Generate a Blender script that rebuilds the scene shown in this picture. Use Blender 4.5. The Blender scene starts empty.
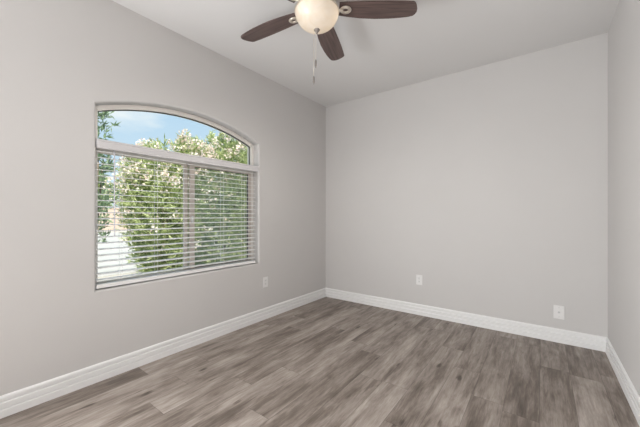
import bpy, bmesh, math, random
import numpy as np
from mathutils import Vector, Matrix

C = bpy.context.scene.collection
R = math.radians
random.seed(7)

# ------------------------------------------------------------------ camera, sky, sun, lights, exposure
XL, XR, YB, YF, ZC = -2.524, 0.45, 3.54, -3.2, 2.74        # left wall, right wall, far wall, near wall, ceiling
EYE = 1.172
cam_data = bpy.data.cameras.new('camera'); cam = bpy.data.objects.new('camera', cam_data); C.objects.link(cam)
cam.location = (0, 0, EYE); cam.rotation_euler = (R(90), 0, R(36.56))
cam_data.sensor_width = 36; cam_data.lens = 300.0 / 640 * 36
cam_data.shift_y = 1.8 / 640; cam_data.clip_start = 0.02; cam_data.clip_end = 400
bpy.context.scene.camera = cam

world = bpy.data.worlds.new('sky'); bpy.context.scene.world = world
world.use_nodes = True
wn, wl = world.node_tree.nodes, world.node_tree.links
wn.clear()
w_out = wn.new('ShaderNodeOutputWorld'); w_bg = wn.new('ShaderNodeBackground')
w_co = wn.new('ShaderNodeTexCoord'); w_sep = wn.new('ShaderNodeSeparateXYZ')
w_r = wn.new('ShaderNodeValToRGB')
w_r.color_ramp.elements[0].position = 0.0; w_r.color_ramp.elements[0].color = (0.70, 0.84, 0.94, 1)
w_r.color_ramp.elements[1].position = 0.55; w_r.color_ramp.elements[1].color = (0.36, 0.62, 0.88, 1)
w_map = wn.new('ShaderNodeMapping'); w_map.inputs['Scale'].default_value = (3.0, 3.0, 9.0)
w_noise = wn.new('ShaderNodeTexNoise'); w_noise.inputs['Scale'].default_value = 1.6; w_noise.inputs['Detail'].default_value = 6
w_cr = wn.new('ShaderNodeValToRGB')
w_cr.color_ramp.elements[0].position = 0.50; w_cr.color_ramp.elements[0].color = (0, 0, 0, 1)
w_cr.color_ramp.elements[1].position = 0.72; w_cr.color_ramp.elements[1].color = (1, 1, 1, 1)
w_mix = wn.new('ShaderNodeMixRGB'); w_mix.inputs['Color2'].default_value = (0.86, 0.93, 0.97, 1)
wl.new(w_co.outputs['Generated'], w_sep.inputs[0]); wl.new(w_sep.outputs['Z'], w_r.inputs[0])
wl.new(w_co.outputs['Generated'], w_map.inputs[0]); wl.new(w_map.outputs[0], w_noise.inputs['Vector'])
wl.new(w_noise.outputs['Fac'], w_cr.inputs[0]); wl.new(w_cr.outputs[0], w_mix.inputs['Fac'])
wl.new(w_r.outputs[0], w_mix.inputs['Color1']); wl.new(w_mix.outputs[0], w_bg.inputs['Color'])
w_bg.inputs['Strength'].default_value = 0.86
wl.new(w_bg.outputs[0], w_out.inputs['Surface'])

def lamp(name, kind, loc, rot, energy, color=(1, 1, 1), **kw):
    d = bpy.data.lights.new(name, kind); d.energy = energy; d.color = color
    for k, v in kw.items(): setattr(d, k, v)
    o = bpy.data.objects.new(name, d); C.objects.link(o); o.location = loc; o.rotation_euler = rot
    return o

# sun stands over the house roof, so it lights the garden and never enters the room
lamp('sun', 'SUN', (6, -6, 12), (R(38), 0, R(58)), 6.4, (1.0, 0.95, 0.87), angle=R(0.6))
# added fill lamps behind the camera
lamp('side_fill', 'AREA', (-2.48, -0.95, 1.2), (R(100), 0, R(-78)), 158, (0.975, 0.99, 1.0), shape='RECTANGLE', size=1.0, size_y=1.8)
lamp('up_fill', 'AREA', (0.05, -0.4, 0.3), (R(150), 0, 0), 15, (1.0, 1.0, 1.0), shape='RECTANGLE', size=0.6, size_y=0.6)  # added low uplight, brightens the ceiling and upper walls

vs = bpy.context.scene.view_settings
vs.view_transform = 'Standard'; vs.look = 'None'; vs.exposure = 0.26; vs.gamma = 1.0; vs.use_curve_mapping = False

# ------------------------------------------------------------------ helpers
def mat(name, color, rough=0.6, metal=0.0, noise=0.0, scale=20.0, bump=0.0, bscale=200.0, spec=0.5):
    m = bpy.data.materials.new(name); m.use_nodes = True
    n, l = m.node_tree.nodes, m.node_tree.links
    b = n['Principled BSDF']
    b.inputs['Base Color'].default_value = (*color, 1); b.inputs['Roughness'].default_value = rough
    b.inputs['Metallic'].default_value = metal; b.inputs['Specular IOR Level'].default_value = spec
    tc = n.new('ShaderNodeTexCoord')
    if noise:
        t = n.new('ShaderNodeTexNoise'); t.inputs['Scale'].default_value = scale; t.inputs['Detail'].default_value = 5
        r = n.new('ShaderNodeValToRGB')
        r.color_ramp.elements[0].position = 0.3; r.color_ramp.elements[1].position = 0.7
        r.color_ramp.elements[0].color = (*[c * (1 - noise) for c in color], 1)
        r.color_ramp.elements[1].color = (*[min(1, c * (1 + noise)) for c in color], 1)
        l.new(tc.outputs['Object'], t.inputs['Vector']); l.new(t.outputs['Fac'], r.inputs[0]); l.new(r.outputs[0], b.inputs['Base Color'])
    if bump:
        t = n.new('ShaderNodeTexNoise'); t.inputs['Scale'].default_value = bscale; t.inputs['Detail'].default_value = 3
        bp = n.new('ShaderNodeBump'); bp.inputs['Strength'].default_value = bump; bp.inputs['Distance'].default_value = 0.002
        l.new(tc.outputs['Object'], t.inputs['Vector']); l.new(t.outputs['Fac'], bp.inputs['Height']); l.new(bp.outputs[0], b.inputs['Normal'])
    return m

def link(name, me, m, parent=None):
    o = bpy.data.objects.new(name, me); C.objects.link(o)
    if m is not None: me.materials.append(m)
    if parent is not None: o.parent = parent
    return o

def obj(name, bm, m, parent=None, smooth=False):
    bmesh.ops.recalc_face_normals(bm, faces=bm.faces[:])
    me = bpy.data.meshes.new(name)
    if smooth:
        for f in bm.faces: f.smooth = True
    bm.to_mesh(me); bm.free()
    return link(name, me, m, parent)

def empty(name, loc=(0, 0, 0)):
    o = bpy.data.objects.new(name, None); o.empty_display_size = 0.1; C.objects.link(o); o.location = loc
    return o

def tag(o, label, cat, group=None):
    o['label'] = label; o['category'] = cat
    if group: o['group'] = group
    return o

def struct(o):
    o['kind'] = 'structure'; return o

def box(bm, x0, x1, y0, y1, z0, z1, bevel=0.0, seg=2):
    vs_ = [bm.verts.new((x, y, z)) for x in (x0, x1) for y in (y0, y1) for z in (z0, z1)]
    fs = [bm.faces.new([vs_[i] for i in q]) for q in ((0, 1, 3, 2), (4, 6, 7, 5), (0, 4, 5, 1), (2, 3, 7, 6), (0, 2, 6, 4), (1, 5, 7, 3))]
    if bevel:
        es = list({e for f in fs for e in f.edges})
        bmesh.ops.bevel(bm, geom=es, offset=bevel, segments=seg, affect='EDGES', profile=0.5)
    return bm

def lathe(bm, prof, seg=40, cap0=False, cap1=False, center=(0, 0)):
    rings = []
    for (r, z) in prof:
        if r < 1e-6: rings.append([bm.verts.new((center[0], center[1], z))])
        else: rings.append([bm.verts.new((center[0] + r * math.cos(2 * math.pi * k / seg), center[1] + r * math.sin(2 * math.pi * k / seg), z)) for k in range(seg)])
    for a, b in zip(rings[:-1], rings[1:]):
        for k in range(seg):
            k2 = (k + 1) % seg
            if len(a) == 1: bm.faces.new((a[0], b[k2], b[k]))
            elif len(b) == 1: bm.faces.new((a[k], a[k2], b[0]))
            else: bm.faces.new((a[k], a[k2], b[k2], b[k]))
    if cap0 and len(rings[0]) > 1: bm.faces.new(rings[0])
    if cap1 and len(rings[-1]) > 1: bm.faces.new(rings[-1])
    return bm

def tube(bm, pts, rad, seg=8):
    rads = rad if isinstance(rad, (list, tuple)) else [rad] * len(pts)
    pts = [Vector(p) for p in pts]; rings = []
    for i, p in enumerate(pts):
        d = (pts[min(i + 1, len(pts) - 1)] - pts[max(i - 1, 0)]).normalized()
        a = d.orthogonal().normalized() if i == 0 else (rings_a - d * rings_a.dot(d)).normalized()
        rings_a = a; b = d.cross(a)
        rings.append([bm.verts.new(p + (a * math.cos(2 * math.pi * k / seg) + b * math.sin(2 * math.pi * k / seg)) * rads[i]) for k in range(seg)])
    for r0, r1 in zip(rings[:-1], rings[1:]):
        for k in range(seg): bm.faces.new((r0[k], r0[(k + 1) % seg], r1[(k + 1) % seg], r1[k]))
    bm.faces.new(rings[0][::-1]); bm.faces.new(rings[-1])
    return bm

# ------------------------------------------------------------------ materials
M_wall = mat('wall_paint', (0.640, 0.624, 0.612), 0.85, noise=0.012, scale=1.5, bump=0.10, bscale=140, spec=0.2)
M_ceil = mat('ceiling_paint', (0.735, 0.725, 0.718), 0.9, bump=0.15, bscale=70, spec=0.15)
M_trim = mat('white_trim_paint', (0.87, 0.865, 0.86), 0.4, spec=0.4)
M_stucco = mat('exterior_stucco', (0.55, 0.47, 0.38), 0.9, noise=0.06, scale=8, bump=0.5, bscale=60)
M_vinyl = mat('tan_vinyl', (0.68, 0.605, 0.545), 0.45)
M_frame = mat('pale_vinyl', (0.84, 0.80, 0.75), 0.45)
M_valance = mat('valance_white', (0.655, 0.640, 0.645), 0.5, spec=0.3)
M_gasket = mat('dark_gasket', (0.05, 0.05, 0.045), 0.6)
M_blind = mat('white_blind', (0.91, 0.90, 0.89), 0.5, spec=0.3)
M_cord = mat('white_cord', (0.80, 0.80, 0.79), 0.8)
M_wand = mat('wand_plastic', (0.58, 0.57, 0.61), 0.25)
M_nickel = mat('brushed_nickel', (0.72, 0.66, 0.58), 0.30, metal=0.85, noise=0.05, scale=60)
M_dark_nickel = mat('aged_nickel', (0.30, 0.27, 0.25), 0.35, metal=0.8)
M_plate = mat('white_plastic', (0.82, 0.81, 0.80), 0.35)
M_slot = mat('dark_slot', (0.05, 0.05, 0.05), 0.6)
M_screw = mat('steel_screw', (0.6, 0.6, 0.6), 0.35, metal=0.9)

def wood_floor_material():
    m = bpy.data.materials.new('grey_brown_planks'); m.use_nodes = True
    n, l = m.node_tree.nodes, m.node_tree.links
    b = n['Principled BSDF']
    uv = n.new('ShaderNodeUVMap'); uv.uv_map = 'plank'
    sd = n.new('ShaderNodeAttribute'); sd.attribute_name = 'plank_seed'
    sep = n.new('ShaderNodeSeparateXYZ'); l.new(uv.outputs[0], sep.inputs[0])
    def math_(op, a, b_=None, c=None):
        k = n.new('ShaderNodeMath'); k.operation = op
        for i, v in enumerate((a, b_, c)):
            if v is None: continue
            if isinstance(v, (int, float)): k.inputs[i].default_value = v
            else: l.new(v, k.inputs[i])
        return k.outputs[0]
    seed = sd.outputs['Fac']
    def coord(fu, fv, off):
        c = n.new('ShaderNodeCombineXYZ')
        l.new(math_('MULTIPLY', sep.outputs[0], fu), c.inputs[0])
        l.new(math_('MULTIPLY', sep.outputs[1], fv), c.inputs[1])
        l.new(math_('MULTIPLY_ADD', seed, 57.0, off), c.inputs[2])
        return c.outputs[0]
    def noise(vec, detail, dist=0.0, rough=0.55):
        t = n.new('ShaderNodeTexNoise'); t.inputs['Scale'].default_value = 1.0
        t.inputs['Detail'].default_value = detail; t.inputs['Distortion'].default_value = dist; t.inputs['Roughness'].default_value = rough
        l.new(vec, t.inputs['Vector']); return t.outputs['Fac']
    broad = noise(coord(7, 1.0, 0.0), 3, 0.3)
    smudge = noise(coord(11, 2.8, 31.0), 4, 0.6, 0.6)
    mid = noise(coord(48, 3.8, 11.0), 6, 0.5, 0.7)
    fine = noise(coord(190, 18.0, 23.0), 3, 0.2, 0.65)
    # knots: sparse dark eyes with a halo
    kv = n.new('ShaderNodeTexVoronoi'); kv.inputs['Scale'].default_value = 1.0; kv.inputs['Randomness'].default_value = 1.0
    l.new(coord(9.5, 4.4, 3.0), kv.inputs['Vector'])
    kd = n.new('ShaderNodeMapRange'); kd.inputs['From Min'].default_value = 0.04; kd.inputs['From Max'].default_value = 0.20
    kd.inputs['To Min'].default_value = 1.0; kd.inputs['To Max'].default_value = 0.0
    l.new(math_('ADD', kv.outputs['Distance'], math_('MULTIPLY', math_('SUBTRACT', mid, 0.5), 0.35)), kd.inputs['Value'])
    kc = n.new('ShaderNodeSeparateColor'); l.new(kv.outputs['Color'], kc.inputs[0])
    knot = math_('MULTIPLY', kd.outputs[0], math_('GREATER_THAN', kc.outputs[0], 0.58))
    v = math_('MULTIPLY_ADD', math_('SUBTRACT', broad, 0.5), 1.10, 0.46)
    v = math_('MULTIPLY_ADD', math_('SUBTRACT', smudge, 0.5), 0.95, v)
    v = math_('MULTIPLY_ADD', math_('SUBTRACT', mid, 0.5), 0.90, v)
    v = math_('MULTIPLY_ADD', math_('SUBTRACT', fine, 0.5), 0.36, v)
    v = math_('MULTIPLY_ADD', math_('SUBTRACT', seed, 0.5), 0.24, v)
    v = math_('MULTIPLY_ADD', knot, -0.50, v)
    ramp = n.new('ShaderNodeValToRGB'); e = ramp.color_ramp.elements
    e[0].position = 0.0; e[0].color = (0.085, 0.065, 0.053, 1)
    e[1].position = 1.0; e[1].color = (0.58, 0.525, 0.48, 1)
    for p, c in ((0.30, (0.185, 0.150, 0.126, 1)), (0.52, (0.305, 0.257, 0.223, 1)), (0.75, (0.425, 0.370, 0.330, 1))):
        k = e.new(p); k.color = c
    l.new(v, ramp.inputs[0])
    # bevelled joints between the boards
    du = math_('MINIMUM', sep.outputs[0], math_('SUBTRACT', 0.178, sep.outputs[0]))
    ln = n.new('ShaderNodeAttribute'); ln.attribute_name = 'plank_len'
    dv = math_('MINIMUM', sep.outputs[1], math_('SUBTRACT', ln.outputs['Fac'], sep.outputs[1]))
    edge = math_('LESS_THAN', math_('MINIMUM', du, dv), 0.0014)
    mx = n.new('ShaderNodeMixRGB'); mx.inputs['Color2'].default_value = (0.060, 0.046, 0.038, 1)
    l.new(math_('MULTIPLY', edge, 0.52), mx.inputs['Fac']); l.new(ramp.outputs[0], mx.inputs['Color1'])
    l.new(mx.outputs[0], b.inputs['Base Color'])
    l.new(math_('MULTIPLY_ADD', fine, 0.16, 0.36), b.inputs['Roughness'])
    b.inputs['Specular IOR Level'].default_value = 0.42
    bp = n.new('ShaderNodeBump'); bp.inputs['Strength'].default_value = 0.12; bp.inputs['Distance'].default_value = 0.001
    l.new(math_('SUBTRACT', fine, edge), bp.inputs['Height']); l.new(bp.outputs[0], b.inputs['Normal'])
    return m

def blade_material():
    m = bpy.data.materials.new('walnut_blade'); m.use_nodes = True
    n, l = m.node_tree.nodes, m.node_tree.links
    b = n['Principled BSDF']; uv = n.new('ShaderNodeUVMap'); uv.uv_map = 'grain'
    mp = n.new('ShaderNodeMapping'); mp.inputs['Scale'].default_value = (4, 70, 1); l.new(uv.outputs[0], mp.inputs[0])
    t = n.new('ShaderNodeTexNoise'); t.inputs['Scale'].default_value = 1.0; t.inputs['Detail'].default_value = 5; t.inputs['Distortion'].default_value = 0.5
    l.new(mp.outputs[0], t.inputs['Vector'])
    r = n.new('ShaderNodeValToRGB'); e = r.color_ramp.elements
    e[0].position = 0.3; e[0].color = (0.058, 0.036, 0.032, 1); e[1].position = 0.75; e[1].color = (0.150, 0.098, 0.088, 1)
    l.new(t.outputs['Fac'], r.inputs[0]); l.new(r.outputs[0], b.inputs['Base Color']); b.inputs['Roughness'].default_value = 0.36
    return m

def leaf_material(name, dark, lite, trans=0.35):
    m = bpy.data.materials.new(name); m.use_nodes = True
    n, l = m.node_tree.nodes, m.node_tree.links; n.clear()
    out = n.new('ShaderNodeOutputMaterial'); g = n.new('ShaderNodeNewGeometry'); r = n.new('ShaderNodeValToRGB')
    r.color_ramp.elements[0].color = (*dark, 1); r.color_ramp.elements[1].color = (*lite, 1)
    l.new(g.outputs['Random Per Island'], r.inputs[0])
    d = n.new('ShaderNodeBsdfPrincipled'); d.inputs['Roughness'].default_value = 0.45
    t = n.new('ShaderNodeBsdfTranslucent'); mx = n.new('ShaderNodeMixShader'); mx.inputs[0].default_value = trans
    l.new(r.outputs[0], d.inputs['Base Color']); l.new(r.outputs[0], t.inputs['Color'])
    l.new(d.outputs[0], mx.inputs[1]); l.new(t.outputs[0], mx.inputs[2]); l.new(mx.outputs[0], out.inputs[0])
    return m

def glass_material():
    m = bpy.data.materials.new('window_glass'); m.use_nodes = True
    n, l = m.node_tree.nodes, m.node_tree.links; n.clear()
    out = n.new('ShaderNodeOutputMaterial'); t = n.new('ShaderNodeBsdfTransparent'); t.inputs[0].default_value = (0.95, 0.97, 0.96, 1)
    g = n.new('ShaderNodeBsdfGlossy'); g.inputs['Roughness'].default_value = 0.0
    f = n.new('ShaderNodeFresnel'); f.inputs[0].default_value = 1.45
    mx = n.new('ShaderNodeMixShader'); k = n.new('ShaderNodeMath'); k.operation = 'MULTIPLY'; k.inputs[1].default_value = 0.35
    l.new(f.outputs[0], k.inputs[0]); l.new(k.outputs[0], mx.inputs[0])
    l.new(t.outputs[0], mx.inputs[1]); l.new(g.outputs[0], mx.inputs[2]); l.new(mx.outputs[0], out.inputs[0])
    return m

def screen_material():
    m = bpy.data.materials.new('insect_screen_mesh'); m.use_nodes = True
    n, l = m.node_tree.nodes, m.node_tree.links; n.clear()
    out = n.new('ShaderNodeOutputMaterial'); t = n.new('ShaderNodeBsdfTransparent')
    d = n.new('ShaderNodeBsdfDiffuse'); d.inputs[0].default_value = (0.42, 0.56, 0.50, 1)
    mx = n.new('ShaderNodeMixShader'); mx.inputs[0].default_value = 0.38
    l.new(t.outputs[0], mx.inputs[1]); l.new(d.outputs[0], mx.inputs[2]); l.new(mx.outputs[0], out.inputs[0])
    return m

def bowl_material():
    m = bpy.data.materials.new('alabaster_glass'); m.use_nodes = True
    n, l = m.node_tree.nodes, m.node_tree.links; n.clear()
    out = n.new('ShaderNodeOutputMaterial'); tc = n.new('ShaderNodeTexCoord')
    t = n.new('ShaderNodeTexNoise'); t.inputs['Scale'].default_value = 9; t.inputs['Detail'].default_value = 4; t.inputs['Distortion'].default_value = 1.5
    r = n.new('ShaderNodeValToRGB'); r.color_ramp.elements[0].color = (0.88, 0.82, 0.73, 1); r.color_ramp.elements[1].color = (0.94, 0.90, 0.85, 1)
    r.color_ramp.elements[0].position = 0.35; r.color_ramp.elements[1].position = 0.65
    l.new(tc.outputs['Object'], t.inputs['Vector']); l.new(t.outputs['Fac'], r.inputs[0])
    d = n.new('ShaderNodeBsdfPrincipled'); d.inputs['Roughness'].default_value = 0.25; l.new(r.outputs[0], d.inputs['Base Color'])
    tr = n.new('ShaderNodeBsdfTranslucent'); l.new(r.outputs[0], tr.inputs['Color'])
    mx = n.new('ShaderNodeMixShader'); mx.inputs[0].default_value = 0.5
    l.new(d.outputs[0], mx.inputs[1]); l.new(tr.outputs[0], mx.inputs[2]); l.new(mx.outputs[0], out.inputs[0])
    return m

M_floor = wood_floor_material(); M_blade = blade_material(); M_glass = glass_material(); M_screen = screen_material(); M_bowl = bowl_material()

# ------------------------------------------------------------------ floor: boards running along the window wall
def build_floor():
    PW, PL = 0.178, 1.22
    rnd = random.Random(3)
    known = {0: 2.90, -2: 2.16, -7: 2.31, -6: 1.955, -12: 1.127}
    verts, faces, seeds, lens, uvs = [], [], [], [], []
    k0 = int(math.floor((XL - 0.1 + 0.015) / PW)); k1 = int(math.ceil((XR + 0.1 + 0.015) / PW))
    y_lo, y_hi = YF - 0.1, YB + 0.1
    for k in range(k0, k1):
        x0 = -0.015 + k * PW; x1 = x0 + PW
        j = known.get(k, rnd.uniform(0, PL)); j = j - math.ceil((j - y_lo) / PL) * PL
        while j < y_hi:
            a, b = max(j, y_lo), min(j + PL, y_hi)
            if b - a > 1e-4:
                s = rnd.random(); i = len(verts)
                verts += [(x0, a, 0), (x1, a, 0), (x1, b, 0), (x0, b, 0)]; faces.append((i, i + 1, i + 2, i + 3))
                seeds.append(s); lens.append(PL)
                uvs += [(0, a - j), (PW, a - j), (PW, b - j), (0, b - j)]
            j += PL
    i = len(verts)                                   # underside slab
    X0, X1 = -0.015 + k0 * PW, -0.015 + k1 * PW
    verts += [(X0, y_lo, -0.15), (X1, y_lo, -0.15), (X1, y_hi, -0.15), (X0, y_hi, -0.15)]; faces.append((i + 3, i + 2, i + 1, i))
    seeds.append(0.5); lens.append(PL); uvs += [(0, 0)] * 4
    me = bpy.data.meshes.new('floor'); me.from_pydata(verts, [], faces)
    u = me.uv_layers.new(name='plank')
    for i, c in enumerate(uvs): u.data[i].uv = c
    a = me.attributes.new('plank_seed', 'FLOAT', 'FACE'); a.data.foreach_set('value', seeds)
    a = me.attributes.new('plank_len', 'FLOAT', 'FACE'); a.data.foreach_set('value', lens)
    struct(link('floor', me, M_floor))
build_floor()

# ------------------------------------------------------------------ walls and ceiling
WY0, WY1, WZ0, WSP, RISE = 0.757, 2.266, 0.640, 1.962, 0.145     # window opening
WYC = (WY0 + WY1) / 2; WW = WY1 - WY0
ARC_R = (WW * WW / 4 + RISE * RISE) / (2 * RISE); ARC_Z = WSP + RISE - ARC_R

def opening_loop(inset, bottom=None, n=36):
    y0, y1 = WY0 + inset, WY1 - inset; z0 = WZ0 + inset if bottom is None else bottom
    rr = ARC_R - inset
    pts = [(y0, z0), (y1, z0)]
    a1 = math.asin((y1 - WYC) / rr)
    for i in range(n + 1):
        a = a1 - 2 * a1 * i / n
        pts.append((WYC + rr * math.sin(a), ARC_Z + rr * math.cos(a)))
    return pts

def build_left_wall():
    bm = bmesh.new(); X1 = XL - 0.15
    def ring(pts, x): return [bm.verts.new((x, y, z)) for y, z in pts]
    def edges_of(r): return [bm.edges.get((r[i], r[(i + 1) % len(r)])) or bm.edges.new((r[i], r[(i + 1) % len(r)])) for i in range(len(r))]
    rad = 0.016; rings = []
    for k in range(6):
        t = k / 5 * math.pi / 2
        rings.append(ring(opening_loop(-rad * (1 - math.sin(t))), XL - rad * (1 - math.cos(t))))
    rings.append(ring(opening_loop(0), X1))
    smooth = []
    for a, b in zip(rings[:-1], rings[1:]):
        for i in range(len(a)):
            j = (i + 1) % len(a); smooth.append(bm.faces.new((a[i], a[j], b[j], b[i])))
    rect = [(YF - 0.1, -0.15), (YB + 0.15, -0.15), (YB + 0.15, ZC + 0.12), (YF - 0.1, ZC + 0.12)]
    ro, ri = ring(rect, XL), ring(rect, X1)
    bmesh.ops.triangle_fill(bm, use_beauty=True, edges=edges_of(ro) + edges_of(rings[0]))
    bmesh.ops.triangle_fill(bm, use_beauty=True, edges=edges_of(ri) + edges_of(rings[-1]))
    for i in range(4): bm.faces.new((ro[i], ro[(i + 1) % 4], ri[(i + 1) % 4], ri[i]))
    return struct(obj('wall_left', bm, M_wall))
build_left_wall()
struct(obj('wall_back', box(bmesh.new(), XL, XR + 0.15, YB, YB + 0.15, -0.15, ZC + 0.12), M_wall))
struct(obj('wall_right', box(bmesh.new(), XR, XR + 0.15, YF - 0.1, YB, -0.15, ZC + 0.12), M_wall))
struct(obj('wall_front', box(bmesh.new(), XL, XR, YF - 0.15, YF, -0.15, ZC + 0.12), M_wall))
struct(obj('ceiling', box(bmesh.new(), XL - 0.05, XR + 0.05, YF - 0.05, YB + 0.05, ZC, ZC + 0.12), M_ceil))

# baseboards with a stepped, grooved profile (thickness, height)
BB = [(0, 0), (0.018, 0), (0.018, 0.040), (0.0165, 0.044), (0.006, 0.046), (0.006, 0.055), (0.015, 0.058), (0.015, 0.080),
      (0.0135, 0.084), (0.003, 0.086), (0.003, 0.095), (0.012, 0.098), (0.0125, 0.110), (0.010, 0.119), (0.004, 0.124), (0, 0.125)]
def baseboard(name, a, b, nrm, cut_a, cut_b):
    bm = bmesh.new(); a, b, nrm = Vector(a), Vector(b), Vector(nrm); d = (b - a).normalized()
    ra = [bm.verts.new(a + nrm * t + d * t * cut_a + Vector((0, 0, z))) for t, z in BB]
    rb = [bm.verts.new(b + nrm * t - d * t * cut_b + Vector((0, 0, z))) for t, z in BB]
    for i in range(len(BB)):
        j = (i + 1) % len(BB); bm.faces.new((ra[i], ra[j], rb[j], rb[i]))
    bm.faces.new(ra); bm.faces.new(rb[::-1])
    struct(obj(name, bm, M_trim))
baseboard('baseboard_left', (XL, YF, 0), (XL, YB, 0), (1, 0, 0), 0, 1)
baseboard('baseboard_back', (XL, YB, 0), (XR, YB, 0), (0, -1, 0), 1, 1)
baseboard('baseboard_right', (XR, YB, 0), (XR, YF, 0), (-1, 0, 0), 1, 0)

# ------------------------------------------------------------------ window set in the arched opening
def build_window():
    w = struct(empty('window_1', (XL - 0.09, WYC, WZ0)))
    inv = Vector((XL - 0.09, WYC, WZ0))
    def put(o): o.location = -inv; struct(o); return o
    def loop_frame(name, lo, li, x0, x1, m):
        bm = bmesh.new()
        A, B, Cc, D = ([bm.verts.new((x, y, z)) for y, z in l] for l, x in ((lo, x0), (li, x0), (li, x1), (lo, x1)))
        N = len(A)
        for p, q in ((A, B), (B, Cc), (Cc, D), (D, A)):
            for i in range(N):
                j = (i + 1) % N; bm.faces.new((p[i], p[j], q[j], q[i]))
        return put(obj(name, bm, m, w))
    def rect(y0, y1, z0, z1): return [(y0, z0), (y1, z0), (y1, z1), (y0, z1)]
    XF = XL - 0.088; F = 0.036; FB = 0.024
    loop_frame('window_frame', opening_loop(0.001), opening_loop(F, bottom=WZ0 + FB), XF, XF - 0.06, M_frame)
    loop_frame('gasket', opening_loop(F, bottom=1.712), opening_loop(F + 0.005, bottom=1.717), XF - 0.020, XF - 0.034, M_gasket)
    put(obj('transom_bar', box(bmesh.new(), XF - 0.055, XF + 0.002, WY0 + F, WY1 - F, 1.644, 1.712, 0.003), M_frame, w))
    # fixed sash on the left, sliding sash in front on the right
    y0, y1, z0, z1 = WY0 + F, WY1 - F, WZ0 + FB, 1.644
    loop_frame('fixed_sash', rect(y0, 1.500, z0, z1), rect(y0 + 0.010, 1.470, z0 + 0.012, z1 - 0.008), XF - 0.032, XF - 0.054, M_vinyl)
    gl = (1.558, y1 - 0.034, z0 + 0.016, z1 - 0.018)                 # glass opening of the sliding sash
    loop_frame('sliding_sash', rect(1.512, y1, z0, z1), rect(*gl), XF - 0.004, XF - 0.030, M_vinyl)
    loop_frame('gasket', rect(*gl), rect(gl[0] + 0.004, gl[1] - 0.004, gl[2] + 0.004, gl[3] - 0.004), XF - 0.010, XF - 0.022, M_gasket)
    def pane(name, pts, x, m):
        bm = bmesh.new(); bm.faces.new([bm.verts.new((x, y, z)) for y, z in pts]); return put(obj(name, bm, m, w))
    pane('pane', opening_loop(F + 0.002, bottom=1.712), XF - 0.028, M_glass)
    pane('pane', rect(y0 + 0.01, 1.47, z0 + 0.012, z1 - 0.008), XF - 0.043, M_glass)
    pane('pane', rect(*gl), XF - 0.017, M_glass)
    loop_frame('screen_frame', rect(1.50, y1, z0, z1), rect(1.515, y1 - 0.015, z0 + 0.015, z1 - 0.015), XF - 0.050, XF - 0.058, M_vinyl)
    pane('insect_screen', rect(1.515, y1 - 0.015, z0 + 0.015, z1 - 0.015), XF - 0.054, M_screen)
    b = bmesh.new(); box(b, XF - 0.004, XF + 0.008, 1.522, 1.540, 1.105, 1.165, 0.003); box(b, XF + 0.008, XF + 0.014, 1.526, 1.536, 1.125, 1.160, 0.002)
    put(obj('sash_latch', b, M_plate, w))
build_window()

# ------------------------------------------------------------------ the blind
def build_blind():
    o0 = Vector((XL - 0.04, WYC, 1.69))
    t = tag(empty('window_blind', o0), 'white horizontal slat blind hanging open in the arched window', 'blind')
    def put(o): o.location = -o0; return o
    y0, y1 = WY0 + 0.006, WY1 - 0.006; ye = WY1 - 0.036; XC = XL - 0.040; zt, zb = 1.632, 0.706; n = 22
    # valance with a small moulded top and bottom edge
    prof = [(-0.018, 1.650), (0.004, 1.650), (0.0075, 1.653), (0.0075, 1.659), (0.004, 1.663), (0.004, 1.698), (0.0085, 1.703), (0.0085, 1.709), (0.005, 1.714), (-0.018, 1.714)]
    bm = bmesh.new(); a, b = ([bm.verts.new((XL - 0.003 + x, y, z)) for x, z in prof] for y in (y0 - 0.002, y1 + 0.002))
    for i in range(len(prof)): bm.faces.new((a[i], a[(i + 1) % len(prof)], b[(i + 1) % len(prof)], b[i]))
    bm.faces.new(a[::-1]); bm.faces.new(b)
    put(obj('valance', bm, M_valance, t))
    put(obj('headrail', box(bmesh.new(), XC - 0.028, XC + 0.018, y0, y1, 1.660, 1.700, 0.002), M_blind, t))
    put(obj('bottom_rail', box(bmesh.new(), XC - 0.025, XC + 0.025, y0 + 0.002, ye, 0.649, 0.676, 0.003), M_blind, t))
    bm = bmesh.new(); tilt = R(6)
    for i in range(n):
        z = zt + (zb - zt) * i / (n - 1); secs = []
        top, bot = [], []
        for k in range(7):
            s = -1 + 2 * k / 6; px = 0.025 * s; pz = 0.0022 * (1 - s * s)
            for lst, dz in ((top, 0.0013), (bot, -0.0013)):
                q = (px, pz + dz); lst.append((q[0] * math.cos(tilt) + q[1] * math.sin(tilt), -q[0] * math.sin(tilt) + q[1] * math.cos(tilt)))
        sec = top + bot[::-1]
        A, B = ([bm.verts.new((XC + x, y, z + zz)) for x, zz in sec] for y in (y0 + 0.003, ye))
        for k in range(len(sec)):
            f = bm.faces.new((A[k], A[(k + 1) % len(sec)], B[(k + 1) % len(sec)], B[k]))
        bm.faces.new(A[::-1]); bm.faces.new(B)
    put(obj('slats', bm, M_blind, t))
    for y in (0.925, 1.184, 1.82, 2.08):
        bm = bmesh.new()
        for x in (XC + 0.0265, XC - 0.0265): tube(bm, [(x, y, 1.650), (x, y, 0.660)], 0.0012, 6)
        for i in range(n):
            z = zt + (zb - zt) * i / (n - 1) - 0.0025
            tube(bm, [(XC - 0.0265, y, z + 0.001), (XC + 0.0265, y, z - 0.001)], 0.0007, 4)
        put(obj('ladder_cord', bm, M_cord, t))
    bm = bmesh.new(); tube(bm, [(XL + 0.004, 0.868, 1.640), (XL + 0.006, 0.868, 1.60), (XL + 0.008, 0.868, 1.035), (XL + 0.008, 0.868, 1.02)], [0.003, 0.0042, 0.0042, 0.0055], 8)
    tube(bm, [(XL - 0.016, 0.868, 1.655), (XL + 0.004, 0.868, 1.632)], 0.0022, 6)
    put(obj('tilt_wand', bm, M_wand, t, True))
build_blind()

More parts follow.
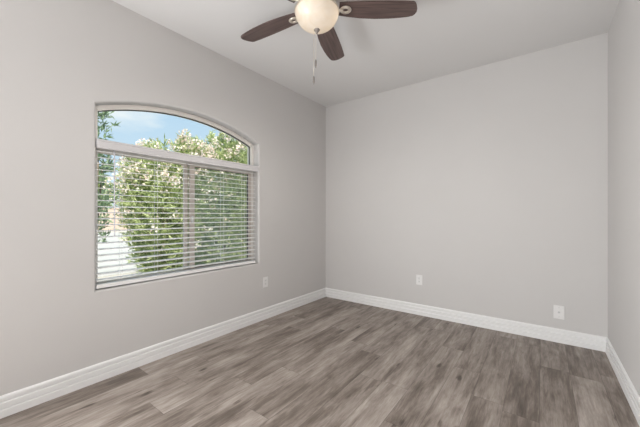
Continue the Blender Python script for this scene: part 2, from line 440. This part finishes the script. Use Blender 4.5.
# ------------------------------------------------------------------ outlets and wall plate
def place_plate(t, wall, u, z):
    if wall == 'left': t.location = (XL, u, z); t.rotation_euler = (R(90), 0, R(90))
    else: t.location = (u, YB, z); t.rotation_euler = (R(90), 0, 0)

def build_outlet(wall, u, z, label):
    t = tag(empty('wall_outlet'), label, 'outlet', 'electrical outlets above the baseboards')
    obj('cover_plate', box(bmesh.new(), -0.0355, 0.0355, -0.058, 0.058, 0, 0.006, 0.002), M_plate, t)
    for cy in (-0.0195, 0.0195):
        bm = bmesh.new(); vs_ = []
        for k in range(24):
            a = 2 * math.pi * k / 24; vs_.append((max(-0.0145, min(0.0145, 0.0172 * math.cos(a))), cy + 0.0172 * math.sin(a) * 0.82))
        lo = [bm.verts.new((x, y, 0.0055)) for x, y in vs_]; hi = [bm.verts.new((x * 0.96, cy + (y - cy) * 0.96, 0.0085)) for x, y in vs_]
        bm.faces.new(hi); bm.faces.new(lo[::-1])
        for k in range(24): bm.faces.new((lo[k], lo[(k + 1) % 24], hi[(k + 1) % 24], hi[k]))
        r = obj('receptacle', bm, M_plate, t)
        bm = bmesh.new(); box(bm, -0.0075, -0.0050, cy - 0.001, cy + 0.008, 0.008, 0.0088); box(bm, 0.0050, 0.0075, cy, cy + 0.0075, 0.008, 0.0088)
        lathe(bm, [(0.0026, 0.008), (0.0026, 0.0088), (0, 0.0088)], 12, center=(0, cy - 0.0075))
        obj('slots', bm, M_slot, r)
    obj('screw', lathe(bmesh.new(), [(0.0035, 0.0055), (0.0035, 0.0068), (0.0022, 0.0075), (0, 0.0075)], 16), M_screw, t)
    place_plate(t, wall, u, z); return t
build_outlet('left', 2.363, 0.416, 'white duplex outlet on the wall with the window, right of the window')
build_outlet('back', -1.167, 0.411, 'white duplex outlet on the blank wall opposite, nearer the far corner')

def build_jack(u, z):
    t = tag(empty('cable_wall_plate'), 'white wall plate with a small round cable jack, low near the right corner', 'wall plate')
    obj('cover_plate', box(bmesh.new(), -0.040, 0.040, -0.062, 0.062, 0, 0.008, 0.0025), M_plate, t)
    j = obj('jack', lathe(bmesh.new(), [(0.0085, 0.007), (0.0085, 0.010), (0.0048, 0.010), (0.0048, 0.019), (0.0030, 0.019), (0.0030, 0.013), (0, 0.013)], 18), M_screw, t)
    j['label'] = 'threaded metal jack'
    for y in (-0.042, 0.042): obj('screw', lathe(bmesh.new(), [(0.0035, 0.0075), (0.0035, 0.0088), (0.0022, 0.0095), (0, 0.0095)], 16, center=(0, y)), M_screw, t)
    place_plate(t, 'back', u, z)
build_jack(0.122, 0.278)

# ------------------------------------------------------------------ ceiling fan
def build_fan():
    dzb = 1.388; f_ = R(36.56)
    cr, cf = -0.0153 * dzb, 1.4547 * dzb                       # right and forward of the camera
    fx = cr * math.cos(f_) - cf * math.sin(f_); fy = cr * math.sin(f_) + cf * math.cos(f_)
    t = tag(empty('ceiling_fan', (fx, fy, ZC)), 'five-blade dark walnut ceiling fan with a glowing glass bowl light', 'ceiling fan')
    Z = lambda z: z - ZC
    obj('canopy', lathe(bmesh.new(), [(0, 0), (0.075, 0), (0.078, -0.010), (0.070, -0.040), (0.050, -0.052), (0, -0.052)], 40), M_nickel, t, True)
    obj('motor_housing', lathe(bmesh.new(), [(0, -0.050), (0.060, -0.050), (0.100, -0.062), (0.128, -0.085), (0.132, -0.120), (0.120, -0.150), (0.098, -0.168), (0.098, -0.182), (0, -0.182)], 48), M_nickel, t, True)
    obj('light_fitter', lathe(bmesh.new(), [(0, -0.180), (0.085, -0.180), (0.090, -0.188), (0.140, -0.194), (0.151, -0.196), (0.151, -0.203), (0.146, -0.204), (0.146, -0.199), (0, -0.197)], 48), M_nickel, t, True)
    prof = []
    for k in range(15):
        a = math.pi / 2 * k / 14; prof.append((0.1465 * math.cos(a) ** 0.92, Z(2.540) - 0.119 * math.sin(a)))
    prof[-1] = (0.004, prof[-1][1])
    bm = bmesh.new(); lathe(bm, prof, 48)
    obj('glass_bowl', bm, M_bowl, t, True)
    zb = Z(2.540) - 0.119
    fin = obj('finial', lathe(bmesh.new(), [(0, zb + 0.004), (0.018, zb + 0.003), (0.021, zb - 0.003), (0.017, zb - 0.009), (0.009, zb - 0.013), (0.007, zb - 0.017), (0.0095, zb - 0.021), (0.007, zb - 0.027), (0, zb - 0.029)], 24), M_dark_nickel, t, True)
    fin['label'] = 'dark metal finial'
    # bulbs: real lamps inside the bowl
    for k in range(3):
        a = R(30 + 120 * k); l = lamp('bulb_light', 'POINT', (0.095 * math.cos(a), 0.095 * math.sin(a), Z(2.510)), (0, 0, 0), 0.055, (1.0, 0.82, 0.60), shadow_soft_size=0.02)
        l.parent = t
    l = lamp('down_fill', 'SPOT', (-0.13 * math.sin(f_), 0.13 * math.cos(f_), zb - 0.006), (0, 0, 0), 21, (1.0, 0.96, 0.90), shadow_soft_size=0.0, spot_size=R(178), spot_blend=0.7)  # added fill under the fan, lifts the walls beyond what the bulbs give
    l.parent = t
    # blades
    pitch = R(6)
    ctrl = [(0.150, 0.050, -0.050), (0.20, 0.060, -0.054), (0.30, 0.074, -0.058), (0.40, 0.080, -0.060), (0.50, 0.078, -0.060), (0.58, 0.071, -0.058), (0.635, 0.063, -0.055)]
    tip = [(0.660, 0.055), (0.672, 0.042), (0.678, 0.022), (0.674, 0.0), (0.662, -0.028), (0.648, -0.048)]
    up = [(r, a) for r, a, b in ctrl]; dn = [(r, b) for r, a, b in ctrl][::-1]
    outline = [(r, q * 1.10) for r, q in up + tip + dn]
    def blade(ang):
        bm = bmesh.new()
        lo = [bm.verts.new((r, s, -0.003)) for r, s in outline]; hi = [bm.verts.new((r, s, 0.003)) for r, s in outline]
        N = len(outline); bm.faces.new(lo[::-1]); bm.faces.new(hi)
        for i in range(N): bm.faces.new((lo[i], lo[(i + 1) % N], hi[(i + 1) % N], hi[i]))
        uvl = bm.loops.layers.uv.new('grain')
        for f in bm.faces:
            for L in f.loops: L[uvl].uv = (L.vert.co.x + ang, L.vert.co.y)
        b = obj('blade', bm, M_blade, t)
        b.location = (0, 0, Z(EYE + dzb)); b.rotation_euler = (-pitch, 0, ang)
        # iron under the blade: arm, open ring and foot screws
        bm = bmesh.new()
        tube(bm, [(0.085, 0, -0.012), (0.120, 0, -0.014), (0.150, 0, -0.012), (0.168, 0, -0.010)], [0.013, 0.012, 0.011, 0.010], 10)
        rr, rt, cx = 0.025, 0.0115, 0.193
        rows = []
        for i in range(28):
            u = 2 * math.pi * i / 28
            rows.append([bm.verts.new((cx + (rr * 1.12 + rt * math.cos(v)) * math.cos(u), (rr * 0.9 + rt * math.cos(v)) * math.sin(u), -0.008 + rt * 0.7 * math.sin(v))) for v in [2 * math.pi * q / 10 for q in range(10)]])
        for i in range(28):
            for q in range(10): bm.faces.new((rows[i][q], rows[(i + 1) % 28][q], rows[(i + 1) % 28][(q + 1) % 10], rows[i][(q + 1) % 10]))
        ir = obj('blade_iron', bm, M_nickel, b, True)
        ir['label'] = 'nickel arm with an open ring'
    for a in (74.0, 148.0, 219.5, 290.0, -0.5): blade(R(a) + f_)
    # pull chains hang from the light fitter's rim past the bowl
    for (dx, dy, zl, n) in ((-0.007, 0.010, Z(2.222), 0), (-0.021, 0.016, Z(2.113), 1)):
        rx = dx * math.cos(f_) - dy * math.sin(f_); ry = dx * math.sin(f_) + dy * math.cos(f_)
        bm = bmesh.new(); z = zb - 0.016; tube(bm, [(rx, ry, z), (rx, ry, zl)], 0.0012, 6)
        while z > zl:
            bmesh.ops.create_icosphere(bm, subdivisions=1, radius=0.0021, matrix=Matrix.Translation((rx, ry, z))); z -= 0.0075
        ch = obj('pull_chain', bm, M_nickel, t, True)
        fb = obj('fob', lathe(bmesh.new(), [(0, zl + 0.006), (0.003, zl + 0.004), (0.0045, zl - 0.002), (0.0065, zl - 0.006), (0.0065, zl - 0.038), (0.0045, zl - 0.044), (0.003, zl - 0.052), (0, zl - 0.056)], 14, center=(rx, ry)), M_dark_nickel, ch, True)
        fb['label'] = 'dark pull fob'
build_fan()

# ------------------------------------------------------------------ the garden outside
GZ = -0.16
M_gravel = mat('pale_gravel', (0.46, 0.42, 0.37), 0.95, noise=0.16, scale=30)
M_concrete = mat('pale_concrete', (0.43, 0.415, 0.385), 0.9, noise=0.05, scale=3)
M_block = mat('pink_tan_block', (0.58, 0.45, 0.37), 0.9, noise=0.06, scale=2)
M_stem = mat('grey_brown_bark', (0.22, 0.17, 0.12), 0.9, noise=0.2, scale=30)
M_ole = leaf_material('oleander_leaf', (0.24, 0.33, 0.11), (0.72, 0.76, 0.42), 0.42)
M_fine = leaf_material('fine_dark_leaf', (0.14, 0.23, 0.13), (0.42, 0.52, 0.32), 0.4)  # leaf colours of the slender tree
M_far = leaf_material('yellow_green_leaf', (0.26, 0.34, 0.09), (0.56, 0.60, 0.26), 0.4)
M_flower = leaf_material('pale_pink_petal', (0.86, 0.66, 0.58), (0.92, 0.87, 0.77), 0.3)

struct(obj('ground', box(bmesh.new(), -60, XL - 0.15, -40, 60, GZ - 0.1, GZ), M_gravel))
struct(obj('driveway', box(bmesh.new(), -26, -7.6, -40, 60, GZ, GZ + 0.02), M_concrete))

def leaves_mesh(name, P, D, L, W, m, parent, rng):
    """one diamond leaf, folded on its midrib, at each point P along direction D"""
    n = len(P); D = D / np.linalg.norm(D, axis=1, keepdims=True)
    side = np.cross(D, rng.normal(size=(n, 3))); side /= np.linalg.norm(side, axis=1, keepdims=True) + 1e-9
    nrm = np.cross(D, side); l = L * rng.uniform(0.7, 1.25, (n, 1)); w = W * rng.uniform(0.8, 1.2, (n, 1))
    droop = -nrm * l * 0.08
    V = np.stack([P, P + D * l * 0.45 + side * w + nrm * w * 0.35, P + D * l + droop, P + D * l * 0.45 - side * w + nrm * w * 0.35], 1).reshape(-1, 3)
    i = np.arange(n)[:, None] * 4
    F = np.concatenate([i + np.array([[0, 1, 2]]), i + np.array([[0, 2, 3]])], 0)
    me = bpy.data.meshes.new(name); me.from_pydata(V.tolist(), [], F.tolist())
    return link(name, me, m, parent)

def shrub(name, x, y, h, rx, ry, label, cat, seed, mleaf, n_twig, per, L, W, flowers=0, base_frac=0.35, z_lo=0.0, group=None, top_round=0.24, trunk=None, fr=0.05):
    """vase-shaped bush: radius grows from base_frac at the ground, rounds over at the top"""
    rng = np.random.default_rng(seed)
    t = tag(empty(name, (x, y, GZ)), label, cat, group)
    def prof(s):
        a = base_frac + (1 - base_frac) * np.clip(s / 0.62, 0, 1) ** 0.8
        k = np.clip((s - (1 - top_round)) / top_round, 0, 1)
        return a * np.sqrt(np.clip(1 - 0.86 * k * k, 0, 1))
    lump = rng.uniform(0, 6.28, 8)
    def radius_mod(th, s): return 1 + 0.13 * np.sin(3 * th + lump[0] + 5 * s) + 0.10 * np.sin(5 * th + lump[1] - 8 * s) + 0.08 * np.sin(9 * s + lump[2] + th)
    s = rng.uniform(z_lo, 1, n_twig) ** 0.85; th = rng.uniform(0, 2 * np.pi, n_twig)
    q = np.sqrt(rng.uniform(0.12, 1, n_twig)); rr = prof(s) * radius_mod(th, s) * q
    hh = h * (1 + 0.07 * np.sin(2 * th + lump[3]) + 0.05 * np.sin(4 * th + lump[4]))
    T = np.stack([rr * rx * np.cos(th), rr * ry * np.sin(th), s * hh], 1)
    out = np.stack([np.cos(th) * (0.25 + 0.5 * q), np.sin(th) * (0.25 + 0.5 * q), np.full(n_twig, 0.75)], 1)
    out += rng.normal(scale=0.28, size=out.shape); out /= np.linalg.norm(out, axis=1, keepdims=True)
    # leaves in whorls up each twig
    f = rng.uniform(-0.5, 0.5, (n_twig, per)); tl = 2.6 * L
    P = (T[:, None, :] + out[:, None, :] * f[..., None] * tl).reshape(-1, 3)
    dirs = (out[:, None, :] * 0.75 + rng.normal(scale=0.55, size=(n_twig, per, 3))).reshape(-1, 3)
    P[:, 2] = np.maximum(P[:, 2], 0.03)
    leaves_mesh('foliage', P, dirs, L, W, mleaf, t, rng)
    # stems
    bm = bmesh.new(); ns = 7 if trunk is None else 5
    if trunk: tube(bm, [(0, 0, 0), (0.02, 0.01, h * 0.3), (0, 0.02, h * 0.75)], [trunk, trunk * 0.8, trunk * 0.35], 8)
    for k in range(ns):
        a = 2 * math.pi * k / ns + 0.3; e = 0.55
        z0 = 0 if trunk is None else h * 0.28
        r0 = 0.12 * base_frac if trunk is None else 0.0
        tube(bm, [(r0 * rx * math.cos(a), r0 * ry * math.sin(a), z0), (0.3 * rx * math.cos(a), 0.3 * ry * math.sin(a), z0 + (h - z0) * 0.35), (e * rx * math.cos(a), e * ry * math.sin(a), h * 0.78)], [0.02, 0.014, 0.006], 6)
    obj('stem', bm, M_stem, t, True)
    if flowers:
        w = (q > 0.62) & (s > 0.22); idx = np.nonzero(w)[0]
        pw = (0.25 + s[idx] ** 3 * 2.2); pw /= pw.sum()
        idx = rng.choice(idx, min(flowers, len(idx)), False, pw)
        per_f = 12; ctr = T[idx] + out[idx] * tl * 0.62
        P = (ctr[:, None, :] + rng.normal(scale=fr * 0.75, size=(len(idx), per_f, 3))).reshape(-1, 3)
        D = rng.normal(size=P.shape) + np.array([0, 0, 0.4])
        leaves_mesh('flowers', P, D, fr, fr * 0.45, M_flower, t, rng)['label'] = 'pale pink and white flower clusters'
    return t

G = 'oleander bushes outside the window'
shrub('oleander_bush', -5.55, 2.80, 2.45, 0.80, 0.78, 'flowering oleander bush outside the left pane, at the open left end of the row', 'bush', 11, M_ole, 1500, 15, 0.125, 0.0125, 270, 0.30, 0.05, G)
shrub('oleander_bush', -5.60, 3.92, 2.80, 0.90, 1.02, 'tall flowering oleander bush outside the right pane, second from the left end of the row', 'bush', 12, M_ole, 1700, 15, 0.125, 0.0125, 280, 0.62, 0.02, G)
shrub('oleander_bush', -5.45, 5.50, 3.15, 0.92, 0.92, 'tallest green oleander bush at the right edge of the right pane', 'bush', 13, M_ole, 1700, 15, 0.125, 0.0125, 180, 0.65, 0.02, G)
shrub('slender_tree', -4.25, 1.235, 2.55, 0.20, 0.20, 'slender young tree at the left edge of the window, its leaves close to the glass', 'tree', 21, M_fine, 150, 11, 0.085, 0.011, 0, 0.5, 0.40, None, 0.5, 0.018)
GT = 'trees behind the block wall'
for i, (x, y, h, r, sd, lb) in enumerate(((-33.5, 8.9, 5.2, 2.2, 31, 'yellow-green tree behind the block wall, left one, seen through the left pane'),
                                          (-34.0, 14.6, 5.8, 2.5, 32, 'yellow-green tree behind the block wall, partly hidden by the left oleander bush'))):
    shrub('garden_tree', x, y, h, r, r, lb, 'tree', sd, M_far, 650, 14, 0.34, 0.06, 0, 0.55, 0.12, GT, 0.4, 0.14)
bm = bmesh.new(); box(bm, -30.2, -30.0, -20, 45, GZ, 1.75); box(bm, -30.24, -29.96, -20, 45, 1.75, 1.83)
tag(obj('block_wall', bm, M_block), 'low pinkish tan block wall across the far side of the driveway', 'wall')
